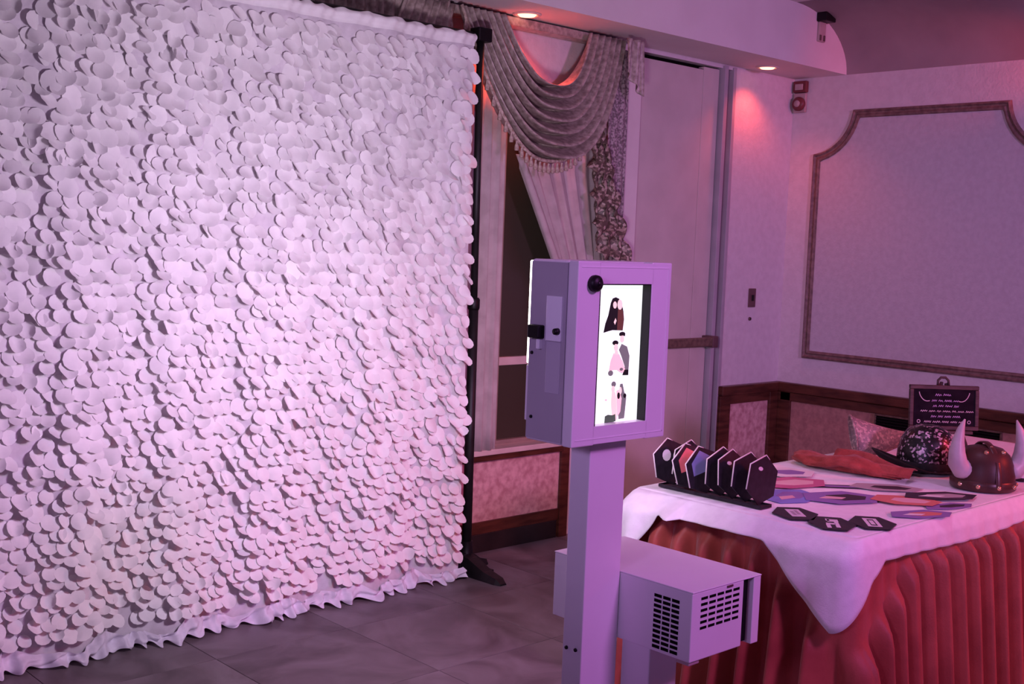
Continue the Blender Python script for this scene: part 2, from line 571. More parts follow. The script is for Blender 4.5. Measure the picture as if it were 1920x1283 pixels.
# light switch
sw = thing('light_switch', 'dark brown light switch plate on the wall right of the door', 'switch', (6.45, YW - .001, 1.343))
MB().bbox(-.038, .038, -.008, 0, -.062, .062, .004).build('plate', 'switch_brown', sw)
MB().bbox(-.010, .010, -.016, -.008, -.02, .02, .003).build('toggle', 'black_plastic', sw)
sb = thing('wall_button', 'tiny round button below the brown light switch', 'button', (6.44, YW - .001, 1.205))
MB().cyl((0, 0, 0), (0, -.008, 0), .013, .011, 14).build('body', 'switch_brown', sb)
MB().cyl((0, -.008, 0), (0, -.012, 0), .006, .005, 10).build('cap', 'black_plastic', sb)

# picture-frame moulding on the end wall
def moulding_loop(off):
    yl, yr, zt, zb = 4.415 - off, 2.84 + off, 2.575 - off, .950 + off
    ycl, zcl, ycr = 4.415 + .02, 2.575 + .02, 2.84 - .02
    r = .295 + off
    # left scoop starts on the side line and ends on the top line
    sL = [(ycl - r * math.sin(t), zcl - r * math.cos(t)) for t in [(PI / 2) * k / 12 for k in range(13)]]
    sL = [(min(y, yl), min(z, zt)) for y, z in sL]
    sR = [(ycr + r * math.cos(t), zcl - r * math.sin(t)) for t in [(PI / 2) * k / 12 for k in range(13)]]
    sR = [(max(y, yr), min(z, zt)) for y, z in sR]
    return [(yl, zb)] + sL + sR + [(yr, zb)]


prof = [(0.0, .0), (.004, .016), (.014, .022), (.022, .012), (.030, .010), (.040, .018), (.050, .014), (.056, .0)]
rows = []
for off, dpt in prof:
    rows.append([(XW - .001 - dpt, y, z) for y, z in moulding_loop(off)])
P = [[rows[i][j] for i in range(len(rows))] for j in range(len(rows[0]))]
P.append(P[0])
mo = structure(MB().grid(P, smooth=False).build('trim_7', 'moulding'), 'brown picture-frame moulding with scooped top corners')
inner = moulding_loop(.05)
MB().prism(inner, .004, 0, XW - .0045).build('panel_field', 'panel_paper', mo)

# black vent in the wainscot
vg = thing('wall_vent', 'black rectangular vent low in the end wall wainscot behind the chalkboard', 'vent', (XW - .012, 3.43, .585))
MB().box(-.012, -.0005, -.40, .40, -.06, .058).build('backing', 'black_gap', vg)
vf = MB()
vf.bbox(-.022, -.0006, -.41, .41, .058, .070, .002)
vf.bbox(-.022, -.0006, -.41, .41, -.072, -.060, .002)
vf.bbox(-.022, -.0006, -.41, -.40, -.060, .058, .002)
vf.bbox(-.022, -.0006, .40, .41, -.060, .058, .002)
vf.build('frame', 'bronze', vg)
sl = MB().box(-.020, -.012, -.40, .40, -.003, .003).mesh('slat', 'black_plastic')
for k in range(6):
    link('slat', sl, vg, (0, 0, -.045 + k * .018))

# alarm on the end wall near the corner
al = thing('fire_alarm', 'small red and grey alarm sounder high in the room corner', 'alarm', (XW - .001, 4.535, 2.685))
MB().bbox(-.035, 0, -.05, .05, .02, .095, .006).build('strobe_box', 'alarm_red', al)
MB().bbox(-.045, -.035, -.03, .03, .035, .075, .004).build('lens', 'alarm_grey', al)
MB().bbox(-.025, 0, -.045, .045, -.11, .018, .006).build('back_plate', 'alarm_grey', al)
MB().lathe([(.046, 0), (.046, .02), (.038, .03), (.01, .034)], 20).build('sounder', 'alarm_red', al, (-.022, 0, -.055), (0, -PI / 2, 0))
MB().lathe([(.024, 0), (.020, .008)], 16).build('grille', 'alarm_grey', al, (-.053, 0, -.055), (0, -PI / 2, 0))

# small device on the soffit face
dv = thing('soffit_speaker', 'small black box with grey bracket on the soffit end', 'speaker', (6.475, YS - .001, 3.05))
MB().bbox(-.055, .055, -.07, 0, .03, .085, .006).build('body', 'black_plastic', dv)
MB().bbox(-.04, .03, -.018, 0, -.09, .03, .004).build('bracket', 'alarm_grey', dv)
for dx in (-.03, .012):
    MB().bbox(dx - .009, dx + .009, -.024, -.018, -.085, -.05, .003).build('clip', 'switch_brown', dv)


# recessed downlights
def downlight(x, y, label, power):
    t = thing('recessed_downlight', label, 'light', (x, y, ZS), 0, 'red downlights in the soffit')
    MB().lathe([(.052, -.001), (.052, -.006), (.066, -.010), (.074, -.005), (.074, -.001)], 28).build('trim_ring', 'cream_trim', t)
    MB().lathe([(.050, -.0015), (.040, -.012), (.0, -.016)], 28, cap=False).build('lens', 'downlight_lens', t)
    l = light('downlight_lamp', 'SPOT', (x, y, ZS - .03), (x, y + .02, 0), (1.0, 0.10, 0.06), power, .04, 125, 0.7)
    return t


downlight(4.18, 4.44, 'glowing red recessed downlight above the draped window swag', 30)
downlight(6.26, 4.44, 'glowing red recessed downlight above the light switch wall', 14)

# ------------------------------------------------------------------ curtains and valance
def curtain(name, xa, xb, zt, zb, label, mat='sheer', folds=6, amp=.018, y=YW - .06, lean=None, nz=14, nx=None, group=None):
    nx = nx or folds * 10
    rows = []
    for i in range(nz + 1):
        v = i / nz
        z = zt + (zb - zt) * v
        row = []
        for j in range(nx + 1):
            u = j / nx
            x0 = xa + (lean(v) if lean else 0)
            x = x0 + (xb - x0) * u
            yy = y - amp * (.6 + .4 * v) * (math.sin(2 * PI * folds * u + .6 * math.sin(7 * u)) + .35 * math.sin(2 * PI * folds * 2.3 * u + 1))
            row.append((x, yy, z))
        rows.append(row)
    o = MB().grid(rows).build(name, mat)
    solidify(o, .002)
    return tag(o, label, 'curtain', group)


curtain('sheer_curtain', 3.55, 4.155, 2.43, .56, 'straight pale curtain hanging just behind the black backdrop pole', folds=9, y=YW - .065)
curtain('sheer_curtain', 4.24, 5.00, 2.43, .57, 'pale tied-back curtain with a slanting front edge behind the kiosk', folds=8,
        lean=lambda v: .36 * max(0, (v - .20)) / .35 if v < .55 else .36, y=YW - .062)
lp = MB()
rows = []
for i in range(13):
    v = i / 12
    z = 2.10 - .62 * v
    x0 = 4.19 + .34 * v
    rows.append([(x0 + .055 * k / 5, YW - .105 - .018 * math.sin(PI * k / 5), z) for k in range(6)])
fo = tag(solidify(lp.grid(rows).build('curtain_fold', 'sheer'), .003), 'slanting pale curtain edge strip hanging under the swag', 'curtain')
curtain('lace_panel', 4.90, 5.055, 2.74, .62, 'dark speckled lace strip hanging beside the pale trim board', 'lace', folds=3, amp=.008, y=YW - .085)


def swag_rows(x0, x1, ztop, s0, s1, gather, folds, amp, nu=64, nv=84, y=YW - .10):
    rows = []
    for i in range(nv + 1):
        v = i / nv
        xa, xb = x0 + gather * (1 - v) ** 1.15, x1 - gather * (1 - v) ** 1.15
        sag = s0 + (s1 - s0) * v
        row = []
        for j in range(nu + 1):
            u = j / nu
            w = 1 - abs(2 * u - 1) ** 2.5
            x = xa + (xb - xa) * u
            ph = 2 * PI * (folds * v + .25 * math.sin(3 * u + 2 * v))
            a = amp * (.35 + .65 * w)
            z = ztop - sag * w - .016 * math.sin(ph) * w
            yy = y - .03 - a * (.5 + .5 * math.sin(ph)) - .05 * w * v
            row.append((x, yy, z))
        rows.append(row)
    return rows


tas = MB()
tas.lathe([(.004, .0), (.007, -.006), (.006, -.014), (.010, -.024), (.0115, -.045), (.009, -.05)], 8)
tas_me = tas.mesh('tassel', 'fringe')


def swag(x0, x1, label, heading=False):
    t = thing('swag_valance', label, 'valance', ((x0 + x1) / 2, YW - .05, 2.76), 0, 'swagged valances along the window wall')
    c = Vector(t.location)
    rows = swag_rows(x0, x1, 2.775, .30, .71, .30, 7, .045 if heading else .105)
    o = MB().grid([[tuple(Vector(q) - c) for q in r] for r in rows]).build('folded_cloth', 'valance_satin', t)
    solidify(o, .003)
    hem = rows[-1]
    hb = MB().tube([Vector(q) - c for q in hem[::2]], [.010] * len(hem[::2]), 6)
    hb.build('hem_cord', 'fringe', t)
    d = 0
    for k in range(1, 64, 2):
        q = Vector(hem[k])
        link('tassel', tas_me, t, q - c + Vector((0, -.004, -.012)))
    MB().bbox(x0 - c.x - .01, x1 - c.x + .01, -.048, .045, -.015, .03, .005).build('mounting_board', 'valance_satin', t)
    if heading:
        hr = []
        for i in range(9):
            v = i / 8
            hr.append([(x0 - c.x + (x1 - x0) * j / 160, -.052 - .016 * (1 + math.sin(2 * PI * j / 7.3 + .8 * math.sin(j * .31))) - .01 * v, .03 - .22 * v + .02 * math.sin(j * .21) * v) for j in range(161)])
        solidify(MB().grid(hr).build('gathered_heading', 'valance_satin', t), .003)
    return t


swag(3.74, 4.945, 'brown satin swag valance with tasselled hem right of the black pole')
swag(2.52, 3.72, 'brown swag valance peeking above the top right of the white backdrop', True)
swag(1.30, 2.50, 'brown swag valance behind the upper left of the white backdrop', True)

# cascading jabot on the right of the swag
rows = []
n = 90
for i in range(n + 1):
    t = i / n
    xc = 4.72 + .18 * t + .022 * math.sin(2 * PI * 4.5 * t)
    hw = .035 + .085 * t ** .8
    z = 2.33 - .75 * t
    row = []
    for j in range(25):
        u = j / 24
        ph = 2 * PI * (u * 2.5 + t * 5)
        row.append((xc - hw + 2 * hw * u + .012 * math.sin(ph * 2), YW - .16 - .030 * math.sin(ph), z + .03 * math.cos(ph) - .045 * abs(math.sin(PI * 4.5 * t)) * u))
    rows.append(row)
jab = solidify(MB().grid(rows).build('jabot', 'valance_cloth'), .003)
tag(jab, 'dark ruffled jabot cascade hanging at the swag valance right side', 'valance')
rows = []
for i in range(21):
    v = i / 20
    rows.append([(4.86 + .14 * k / 12, YW - .235 - .02 * math.sin(2 * PI * 2 * k / 12 + v), 2.77 - (.30 - .12 * (1 - k / 12)) * v) for k in range(13)])
tag(solidify(MB().grid(rows).build('valance_tail', 'valance_satin'), .003), 'short dark pleated valance tail under the soffit beside trim board', 'valance')

# ------------------------------------------------------------------ backdrop stand and drape
st = thing('backdrop_stand', 'black pipe stand holding up the white petal backdrop', 'stand', (3.81, 4.36, 0))
up = MB()
up.cyl((.02, 0, .012), (.01, 0, 1.35), .024, .024, 16)
up.build('lower_upright', 'black_metal', st)
MB().cyl((.01, 0, 1.30), (-.005, 0, 2.655), .018, .018, 16).build('upper_upright', 'black_metal', st)
MB().lathe([(.027, 0), (.030, .01), (.030, .05), (.024, .06)], 16).build('collar', 'black_plastic', st, (.01, 0, 1.31))
MB().bbox(-.045, .04, -.035, .035, 2.60, 2.665, .006).build('crossbar_bracket', 'black_plastic', st)
MB().cyl((-.04, 0, 2.625), (-3.1, 0, 2.625), .016, .016, 12).build('crossbar', 'black_metal', st)
MB().bbox(-.12, .12, -.10, .10, 0.001, .014, .003).build('base_plate', 'black_metal', st)
MB().lathe([(.06, 0), (.055, .02), (.034, .05), (.03, .14)], 16).build('socket', 'black_plastic', st, (.02, 0, .014))


def foot(px, py, w, nm='foot'):
    d = Vector((px, py, 0))
    n = Vector((-py, px, 0)).normalized()
    L = d.length
    pr = [(0.0, .10, .05), (.25, .085, .046), (.6, .045, .040), (.9, .028, .034), (1.0, .008, .022)]
    rows = []
    for t, h, hw in pr:
        q = d * t
        rows.append([q - n * hw + Vector((0, 0, .001)), q - n * hw * .7 + Vector((0, 0, h)), q + n * hw * .7 + Vector((0, 0, h)), q + n * hw + Vector((0, 0, .001))])
    mb = MB().grid([[tuple(q) for q in r] for r in rows], smooth=False, closed_u=True)
    mb.add([tuple(q) for q in rows[-1]], [(0, 1, 2, 3)])
    mb.add([tuple(q) for q in rows[0]], [(0, 1, 2, 3)])
    return mb.build(nm, 'black_metal', st)


foot(.00, -.30, .03)
foot(-.20, .05, .03)
foot(.20, .06, .03)

DXL, DXR, YD = .86, 3.705, 4.30
drape = thing('petal_backdrop', 'white backdrop drape covered with round hanging fabric petals', 'backdrop', ((DXL + DXR) / 2, YD, 0))
dc = Vector(drape.location)


def wave(x, z):
    v = 1 - z / 2.6
    return (.014 + .010 * v) * math.sin(2 * PI * x / .47 + .8 * math.sin(3 * x)) + .008 * math.sin(2 * PI * x / .19 + 2 * z)


rows = []
for i in range(53):
    z = 2.61 - (2.61 - .012) * i / 52
    rows.append([(DXL + (DXR - DXL) * j / 140 - dc.x, wave(DXL + (DXR - DXL) * j / 140, z), z) for j in range(141)])
MB().grid(rows).build('backing_cloth', 'backing_cloth', drape)
# gathered header
rows = []
for i in range(9):
    v = i / 8
    z = 2.618 - .058 * v
    r = []
    for j in range(361):
        x = DXL + (DXR - DXL) * j / 360
        g = math.sin(2 * PI * x / .058 + 1.3 * math.sin(5 * x)) * .5 + .5
        bulge = .018 * math.sin(PI * min(1, v * 1.4)) + .006
        r.append((x - dc.x, wave(x, z) - bulge - .010 * g * (1 - .6 * v), z + (.005 * math.sin(2 * PI * x / .11 + 2 * math.sin(9 * x)) if i == 0 else 0)))
    rows.append(r)
hd = MB().grid(rows).build('gathered_header', 'petal_cloth', drape)
# ruffled hem on the floor
rows = []
for i in range(9):
    v = i / 8
    r = []
    for j in range(721):
        x = DXL + (DXR + .012 - DXL) * j / 720
        ph = 2 * PI * x / .085 + 1.8 * math.sin(9 * x) + 1.1 * math.sin(21 * x)
        y = wave(x, .05) - .022 - .030 * v - (.008 + .014 * v) * math.sin(ph) - .005 * math.sin(2.3 * ph)
        y += .010 * math.sin(1.6 * ph + 9 * v) * math.sin(PI * v) + .010 * math.sin(31 * x + 7 * v)
        z = (.060 + .018 * math.sin(17 * x) + .010 * math.sin(37 * x)) * (1 - v) + .004 + .009 * v * (1 + math.sin(ph * 1.2 + 1 + 2 * math.sin(7 * x)))
        r.append((x - dc.x, y, z))
    rows.append(r)
MB().grid(rows).build('ruffled_hem', 'hem_cloth', drape)

# petals
SEG = 12


def petal_shape(rad, curl, cup, skew, squash, fold, irr):
    """local: a across (x), c outward (-y), b down (-z) from the pinned top edge"""
    vs_ = []
    rings = ((0, 1), (.55, SEG), (1.0, SEG))
    for rr, n in rings:
        for k in range(n):
            an = 2 * PI * k / max(n, 1)
            a = rad * rr * math.sin(an)
            b = rad * (1 - rr * math.cos(an)) * squash
            t = b / (2 * rad * squash)
            c = curl * t ** 1.4 * rad * 2 + cup * (a / rad) ** 2 * rad * (.3 + t) + skew * a * t
            ir = 1 + irr[0] * math.sin(an * 2 + irr[1]) + irr[2] * math.sin(an * 3 + irr[3])
            a *= ir
            c += fold * rad * math.sin(2.2 * a / rad + irr[1]) * t
            vs_.append((a * (1 - .22 * t * abs(cup)), -c, -b * (1 + .3 * (ir - 1)) + .25 * curl * b * t))
    fs_ = [(0, 1 + k, 1 + (k + 1) % SEG) for k in range(SEG)]
    fs_ += [(1 + k, 1 + SEG + k, 1 + SEG + (k + 1) % SEG, 1 + (k + 1) % SEG) for k in range(SEG)]
    return np.array(vs_), fs_


shapes = []
for k in range(14):
    N_ = rng.standard_normal
    shapes.append(petal_shape(.0320 + .002 * N_(), .40 + .14 * N_(), .32 * N_(), .32 * N_(), 1.08 + .08 * N_(), .16 * N_(), (.06 * N_(), 3 * N_(), .04 * N_(), 3 * N_())))
pm = []
for vv, ff in shapes:
    pm.append(MB().add(vv, ff, 0, True).mesh('petal', 'petal_cloth'))
cpos = Vector((0, 0, CAM_H))
plist = []
row_p, col_p = .0480, .0530
nrow = int((2.53 - .045) / row_p)
for i in range(nrow):
    z = 2.545 - i * row_p
    x = DXL + .02 + (col_p / 2 if i % 2 else 0)
    while x < DXR - .012:
        xx = x + .006 * rng.standard_normal()
        zz = z + .005 * rng.standard_normal()
        low = 1 - z / 2.5
        tilt = -.02 + .40 * low + .10 * rng.standard_normal()       # lower rows flare more
        yaw = -.08 + .19 * rng.standard_normal()
        roll = .14 * rng.standard_normal()
        sc = (1.02 - .10 * low) * (1 + .05 * rng.standard_normal())
        if rng.random() > .035:
            wp = Vector((min(xx, DXR - .015), YD + wave(xx, zz) - .006 - .004 * (i % 2), zz))
            d = wp - cpos
            dz = d.dot(CF)
            pxx = 960 + FPX * d.dot(CR) / dz
            pyy = 641.5 - FPX * d.dot(CU) / dz
            vis = -12 < pxx < 1932 and -12 < pyy < 1295
            plist.append((d.length if vis else 99, wp, (tilt, roll, yaw), sc, int(rng.integers(0, 14))))
        x += col_p
plist.sort(key=lambda q: q[0])
NP = 300
for dist, wp, rot, sc, k in plist[:NP]:
    o = link('petal', pm[k], drape, wp - dc, (-rot[0], rot[1], rot[2]))
    o.scale = (sc, sc, sc)
stuff = MB()
from mathutils import Euler
for dist, wp, rot, sc, k in plist[NP:]:
    M = np.array(Euler((-rot[0], rot[1], rot[2])).to_matrix())
    vv = shapes[k][0] * sc @ M.T + np.array(wp - dc)
    stuff.add(vv, shapes[k][1], 0, True)
so = stuff.build('petals', 'petal_cloth', drape)
so['kind'] = 'stuff'

# ------------------------------------------------------------------ photo kiosk
KX0, KX1, KY0, KY1, KZ0, KZ1 = 2.130, 2.493, 2.040, 2.210, 1.137, 1.609
kx, ky = 2.328, 2.126
ki = thing('photo_kiosk', 'white photo booth kiosk with lit portrait screen on a square column', 'kiosk', (kx, ky, 0))


def K(mb, name, mat, parent=ki):
    mb.v = [(a - kx, b - ky, c) for a, b, c in mb.v]
    return mb.build(name, mat, parent)


K(MB().bbox(KX0, KX1, KY0 + .034, KY1, KZ0, KZ1, .008, seg=3), 'cabinet', 'white_coat')
K(MB().bbox(KX0 - .0015, KX0 + .004, KY0 + .036, KY1 - .004, KZ0 + .006, KZ1 - .006, .0008), 'added_side_skin', 'dimmed_coat')  # added darker skin over the white cabinet, makes the plate look brighter
# front bezel with cut-out
SX0, SX1, SZ0, SZ1 = 2.213, 2.413, 1.186, 1.552
fb = MB()
fb.bbox(KX0, SX0, KY0, KY0 + .033, KZ0, KZ1, .003)
fb.bbox(SX1, KX1, KY0, KY0 + .033, KZ0, KZ1, .003)
fb.box(SX0 - .0035, SX1 + .0035, KY0, KY0 + .033, KZ0 + .003, SZ0)
fb.box(SX0 - .0035, SX1 + .0035, KY0, KY0 + .033, SZ1, KZ1 - .003)
bez = K(fb, 'front_bezel', 'white_coat')
gr = MB()   # fine seam line round the bezel
w_ = .0025
gr.box(KX0 + .012, KX1 - .012, KY0 - .0012, KY0 + .0005, KZ1 - .016, KZ1 - .016 + w_)
gr.box(KX0 + .012, KX1 - .012, KY0 - .0012, KY0 + .0005, KZ0 + .016, KZ0 + .016 + w_)
gr.box(KX1 - .014, KX1 - .014 + w_, KY0 - .0012, KY0 + .0005, KZ0 + .016, KZ1 - .016)
K(gr, 'bezel_seam', 'white_coat_top', bez)
bez.children[-1].location = (0, 0, 0)
ln = MB()
ln.box(SX0, SX0 + .004, KY0 + .002, KY0 + .033, SZ0, SZ1)
ln.box(SX1 - .002, SX1, KY0 + .002, KY0 + .033, SZ0, SZ1)
ln.box(SX0, SX1, KY0 + .002, KY0 + .033, SZ1 - .003, SZ1)
K(ln, 'screen_recess', 'black_plastic')
scr = K(MB().box(SX0 + .004, SX1 - .002, KY0 + .030, KY0 + .0338, SZ0, SZ1 - .003), 'screen', 'screen_white')


# pictures on the screen, drawn in crop pixels and mapped onto the screen plane
def sp(x, y, lift):
    v = (y - 100) / 1035.0
    xl, xr = 150 - 36 * v, 510 - 50 * v
    u = (x - xl) / (xr - xl)
    return (SX0 + .004 + u * (SX1 - SX0 - .022), KY0 + .0298 - lift, SZ1 - .003 - v * (SZ1 - SZ0 - .003))


def ell(x, y, rx, ry, n=12):
    return [(x + rx * math.cos(2 * PI * k / n), y + ry * math.sin(2 * PI * k / n)) for k in range(n)]


PM = ['screen_black', 'screen_brown', 'screen_skin', 'screen_pink', 'screen_grey', 'screen_green']


def picture(shp):
    mb = MB()
    for k, (mi, poly) in enumerate(shp):
        mb.add([sp(x, y, .0002 + .00012 * k) for x, y in poly], [tuple(range(len(poly)))], mi)
    return K(mb, 'photo', PM, scr)


picture([(0, [(300, 203), (325, 194), (350, 205), (372, 240), (385, 300), (390, 360), (380, 445), (300, 440), (265, 448), (230, 458), (244, 390), (266, 330), (286, 235)]),
         (2, ell(318, 252, 15, 27)), (2, ell(357, 250, 20, 40)), (1, [(342, 285), (378, 290), (388, 350), (380, 440), (335, 442), (338, 350)]), (0, [(300, 300), (325, 290), (338, 330), (330, 400), (300, 420)]),
         (2, [(308, 380), (322, 350), (330, 370), (318, 400)])])
picture([(4, [(372, 545), (415, 568), (434, 640), (424, 785), (378, 782), (396, 720), (370, 640), (350, 590)]), (0, ell(376, 472, 25, 18)), (2, ell(374, 508, 18, 30)), (0, [(350, 480), (360, 460), (395, 460), (400, 490), (385, 482), (360, 486)]),
         (3, [(308, 612), (350, 620), (380, 680), (400, 745), (372, 772), (330, 742), (272, 742), (284, 670)]), (0, ell(322, 536, 24, 19)), (2, ell(326, 572, 18, 28)), (2, [(318, 590), (340, 595), (345, 625), (312, 622)]),
         (4, ell(285, 762, 20, 22)), (4, ell(368, 738, 14, 12)), (0, [(392, 742), (424, 745), (422, 786), (376, 784)])])
picture([(2, [(295, 900), (322, 905), (345, 1000), (340, 1125), (300, 1120), (290, 1000)]), (4, ell(311, 848, 18, 22)), (2, ell(306, 886, 15, 26)),
         (4, [(360, 850), (380, 848), (392, 910), (408, 960), (398, 1060), (392, 1115), (348, 1118), (342, 1000), (352, 930)]), (3, [(330, 900), (350, 890), (372, 960), (362, 1060), (338, 1100)]), (2, ell(362, 900, 11, 28)), (0, ell(348, 938, 11, 26)), (0, ell(396, 942, 12, 18)),
         (5, [(243, 1085), (265, 1075), (300, 1082), (322, 1075), (325, 1130), (280, 1140), (238, 1146)]), (3, ell(250, 962, 9, 8))])
for c in scr.children:
    c.location = (0, 0, 0)

kb = MB().lathe([(.021, 0), (.022, .006), (.021, .014), (.015, .020), (.0, .022)], 24, cap=False)
cl = kb.build('camera_eye', 'black_plastic', ki, (2.186 - kx, KY0 - ky, 1.553), (PI / 2, 0, 0))
MB().lathe([(.008, 0), (.006, .003), (.0, .004)], 14, cap=False).build('lens', 'screw_black', cl, (0, 0, .0205))
# left side fittings, plus a reflection built as plate and strip
xs = KX0 - .0015
K(MB().bbox(xs - .006, xs + .002, 2.087, 2.142, 1.402, 1.517, .002), 'reflection_plate', 'pale_plate')  # pale plate, its white colour stands in for a reflection
K(MB().bbox(xs - .0025, xs + .002, 2.089, 2.139, 1.268, 1.400, .001), 'reflection_strip', 'reflection_film')  # fading reflection below the plate, laid on as a see-through strip
lk = K(MB().bbox(xs - .022, xs + .002, 2.150, 2.193, 1.405, 1.440, .004), 'latch', 'black_plastic')
K(MB().bbox(xs - .012, xs + .001, 2.156, 2.168, 1.378, 1.404, .002), 'latch_lever', 'pale_plate')
K(MB().cyl((xs - .006, 2.097, 1.428), (xs - .018, 2.097, 1.428), .009, .008, 14), 'knob', 'black_plastic')
for (yy, zz) in ((2.193, 1.366), (2.187, 1.199)):
    K(MB().cyl((xs + .001, yy, zz), (xs - .004, yy, zz), .005, .004, 10), 'screw', 'screw_black')
# rear light panel facing the backdrop
K(MB().bbox(KX0 + .004, KX1 - .004, KY1 + .0005, KY1 + .010, 1.335, KZ1 - .004, .004), 'light_panel', 'led_diffuser')
K(MB().bbox(KX0 - .0005, KX1 + .0005, KY1 - .006, KY1 + .004, KZ0 + .05, 1.332, .002), 'rear_cover', 'white_coat')
flash = light('kiosk_flash_lamp', 'AREA', (2.31, KY1 + .03, 1.47), (3.0, 4.3, 1.45), (0.90, 0.70, 1.0), 37, .34, size_y=.26)
flash.data.spread = math.radians(150)
# column and base
cb = MB().bbox(2.257, 2.398, 2.091, 2.162, .022, KZ0 + .004, .003)
colm = K(cb, 'column', 'white_coat')
for yy, zz in ((2.146, .566), (2.112, .568)):
    o = K(MB().cyl((2.2575, yy, zz), (2.253, yy, zz), .0055, .005, 10), 'column_screw', 'screw_black', colm)
K(MB().bbox(2.06, 2.398, 1.95, 2.30, .001, .022, .004), 'base_plate', 'white_coat')

# ------------------------------------------------------------------ printer housing on its own leg
BX0, BX1, BX2, BX3, BY0, BY1, BZ0, BZ1 = 2.400, 2.622, 2.668, 2.700, 1.842, 2.345, .578, .766
px_, py_ = 2.47, 2.04
pr = thing('printer_stand', 'white vented printer housing on a short leg beside the kiosk column', 'printer', (px_, py_, 0))


def Q(mb, name, mat, parent=pr):
    mb.v = [(a - px_, b - py_, c) for a, b, c in mb.v]
    return mb.build(name, mat, parent)


body = Q(MB().bbox(BX0, BX1, BY0, BY1, BZ0, BZ1 - .004, .003), 'housing', 'white_coat')
Q(MB().bbox(BX0 - .001, BX3, BY0 - .002, BY1 + .001, BZ1 - .0038, BZ1, .0015), 'lid', 'white_coat_top')
Q(MB().bbox(BX2, BX3, BY0, BY1, BZ0 - .004, BZ1 - .004, .002), 'side_plate', 'white_coat')
Q(MB().box(BX1 + .0005, BX2 - .0005, BY0 + .02, BY1 - .02, BZ0 + .002, BZ1 - .005), 'slot_shade', 'black_plastic')  # black block stands in for the shade inside the output slot
Q(MB().bbox(BX0 + .145, BX0 + .170, BY0 - .0035, BY0 - .0005, BZ1 - .012, BZ1 - .006, .001), 'maker_mark', 'switch_brown')
vs1 = MB().box(-.0012, .0008, -.0125, .0125, -.0042, .0042).mesh('vent_slot', 'black_gap')
for i in range(3):
    for j in range(11):
        link('vent_slot', vs1, pr, (BX0 - px_ + .0002, 1.896 + i * .030 - py_, .592 + j * .0138))
vs2 = MB().box(-.0135, .0135, -.0012, .0008, -.0035, .0035).mesh('vent_slot', 'black_gap')
for i in range(5):
    for j in range(6):
        link('vent_slot', vs2, pr, (2.450 + i * .0345 - px_, BY0 - py_ + .0002, .664 + j * .0158))
Q(MB().bbox(2.412, 2.530, 1.985, 2.085, .02, BZ0 - .0005, .003), 'leg', 'white_coat')
Q(MB().bbox(BX0 + .006, BX0 + .05, BY0 + .006, BY0 + .05, BZ0 - .012, BZ0 - .0002, .003), 'rubber_foot', 'alarm_grey')
Q(MB().bbox(2.402, 2.72, 1.88, 2.28, .001, .020, .004), 'base_plate', 'white_coat')

# ------------------------------------------------------------------ table, skirt, cloth
TX0, TX1, TY0, TY1, TZ = 3.31, 5.74, 1.915, 2.825, .755
tb = thing('banquet_table', 'rectangular banquet table hidden under white cloth and burgundy skirt', 'table', ((TX0 + TX1) / 2, (TY0 + TY1) / 2, 0))
tcx, tcy = tb.location.x, tb.location.y
MB().bbox(TX0 - tcx, TX1 - tcx, TY0 - tcy, TY1 - tcy, TZ - .03, TZ, .006).build('tabletop', 'sign_wood', tb)
legm = MB().cyl((0, 0, .001), (0, 0, TZ - .031), .016, .016, 12).mesh('leg', 'black_metal')
for sx_ in (-1.06, 1.06):
    for sy_ in (-.34, .34):
        link('leg', legm, tb, (sx_, sy_, 0))


def perimeter(x0, x1, y0, y1, r, step):
    """closed loop of (point, outward normal), counter-clockwise from the near left corner going back along the left side"""
    pts = []

    def seg(ax, ay, bx, by, nx, ny):
        L = math.hypot(bx - ax, by - ay)
        n = max(2, int(L / step))
        for k in range(n):
            t = k / n
            pts.append(((ax + (bx - ax) * t, ay + (by - ay) * t), (nx, ny)))

    def arc(cx, cy, a0, a1):
        n = 20
        for k in range(n):
            a = a0 + (a1 - a0) * k / n
            pts.append(((cx + r * math.cos(a), cy + r * math.sin(a)), (math.cos(a), math.sin(a))))
    seg(x0, y1 - r, x0, y0 + r, -1, 0)
    arc(x0 + r, y0 + r, PI, 1.5 * PI)
    seg(x0 + r, y0, x1 - r, y0, 0, -1)
    arc(x1 - r, y0 + r, 1.5 * PI, 2 * PI)
    seg(x1, y0 + r, x1, y1 - r, 1, 0)
    arc(x1 - r, y1 - r, 0, .5 * PI)
    seg(x1 - r, y1, x0 + r, y1, 0, 1)
    arc(x0 + r, y1 - r, .5 * PI, PI)
    return pts


pts = perimeter(TX0 + .004, TX1 - .004, TY0 + .004, TY1 - .004, .02, .006)
s_acc = [0.0]
for a, b in zip(pts[:-1], pts[1:]):
    s_acc.append(s_acc[-1] + math.hypot(b[0][0] - a[0][0], b[0][1] - a[0][1]))
rows = []
for i in range(33):
    v = i / 32
    z = TZ - .018 - (TZ - .018 - .012) * v
    r = []
    for (q, nrm), s in zip(pts, s_acc):
        ph = 2 * PI * s / .105 + 1.6 * math.sin(5.3 * s) + .6 * math.sin(11 * s + .7)
        ph += v * .9 * math.sin(3.1 * s + 1)
        w = math.sin(ph)
        w = math.copysign(abs(w) ** .8, w) + .22 * math.sin(2.1 * ph + 1.0) * (1 - .4 * v)
        near_corner = max(0.0, 1 - math.hypot(q[0] - TX0, q[1] - TY0) / .34)
        dz_ = max(0.0, v * .735 - .06 - .30 * near_corner)                 # pleats open out below the cloth edge
        d = .006 + .004 * w + min(1, dz_ / .06) * (.020 + .020 * w) + .050 * v + .030 * v ** .8 * w * min(1, dz_ / .1)
        d = max(d, .001)
        r.append((q[0] + nrm[0] * d, q[1] + nrm[1] * d, z))
    rows.append(r)
sk = MB().grid(rows, closed_u=True).build('table_skirt', 'skirt_cloth')
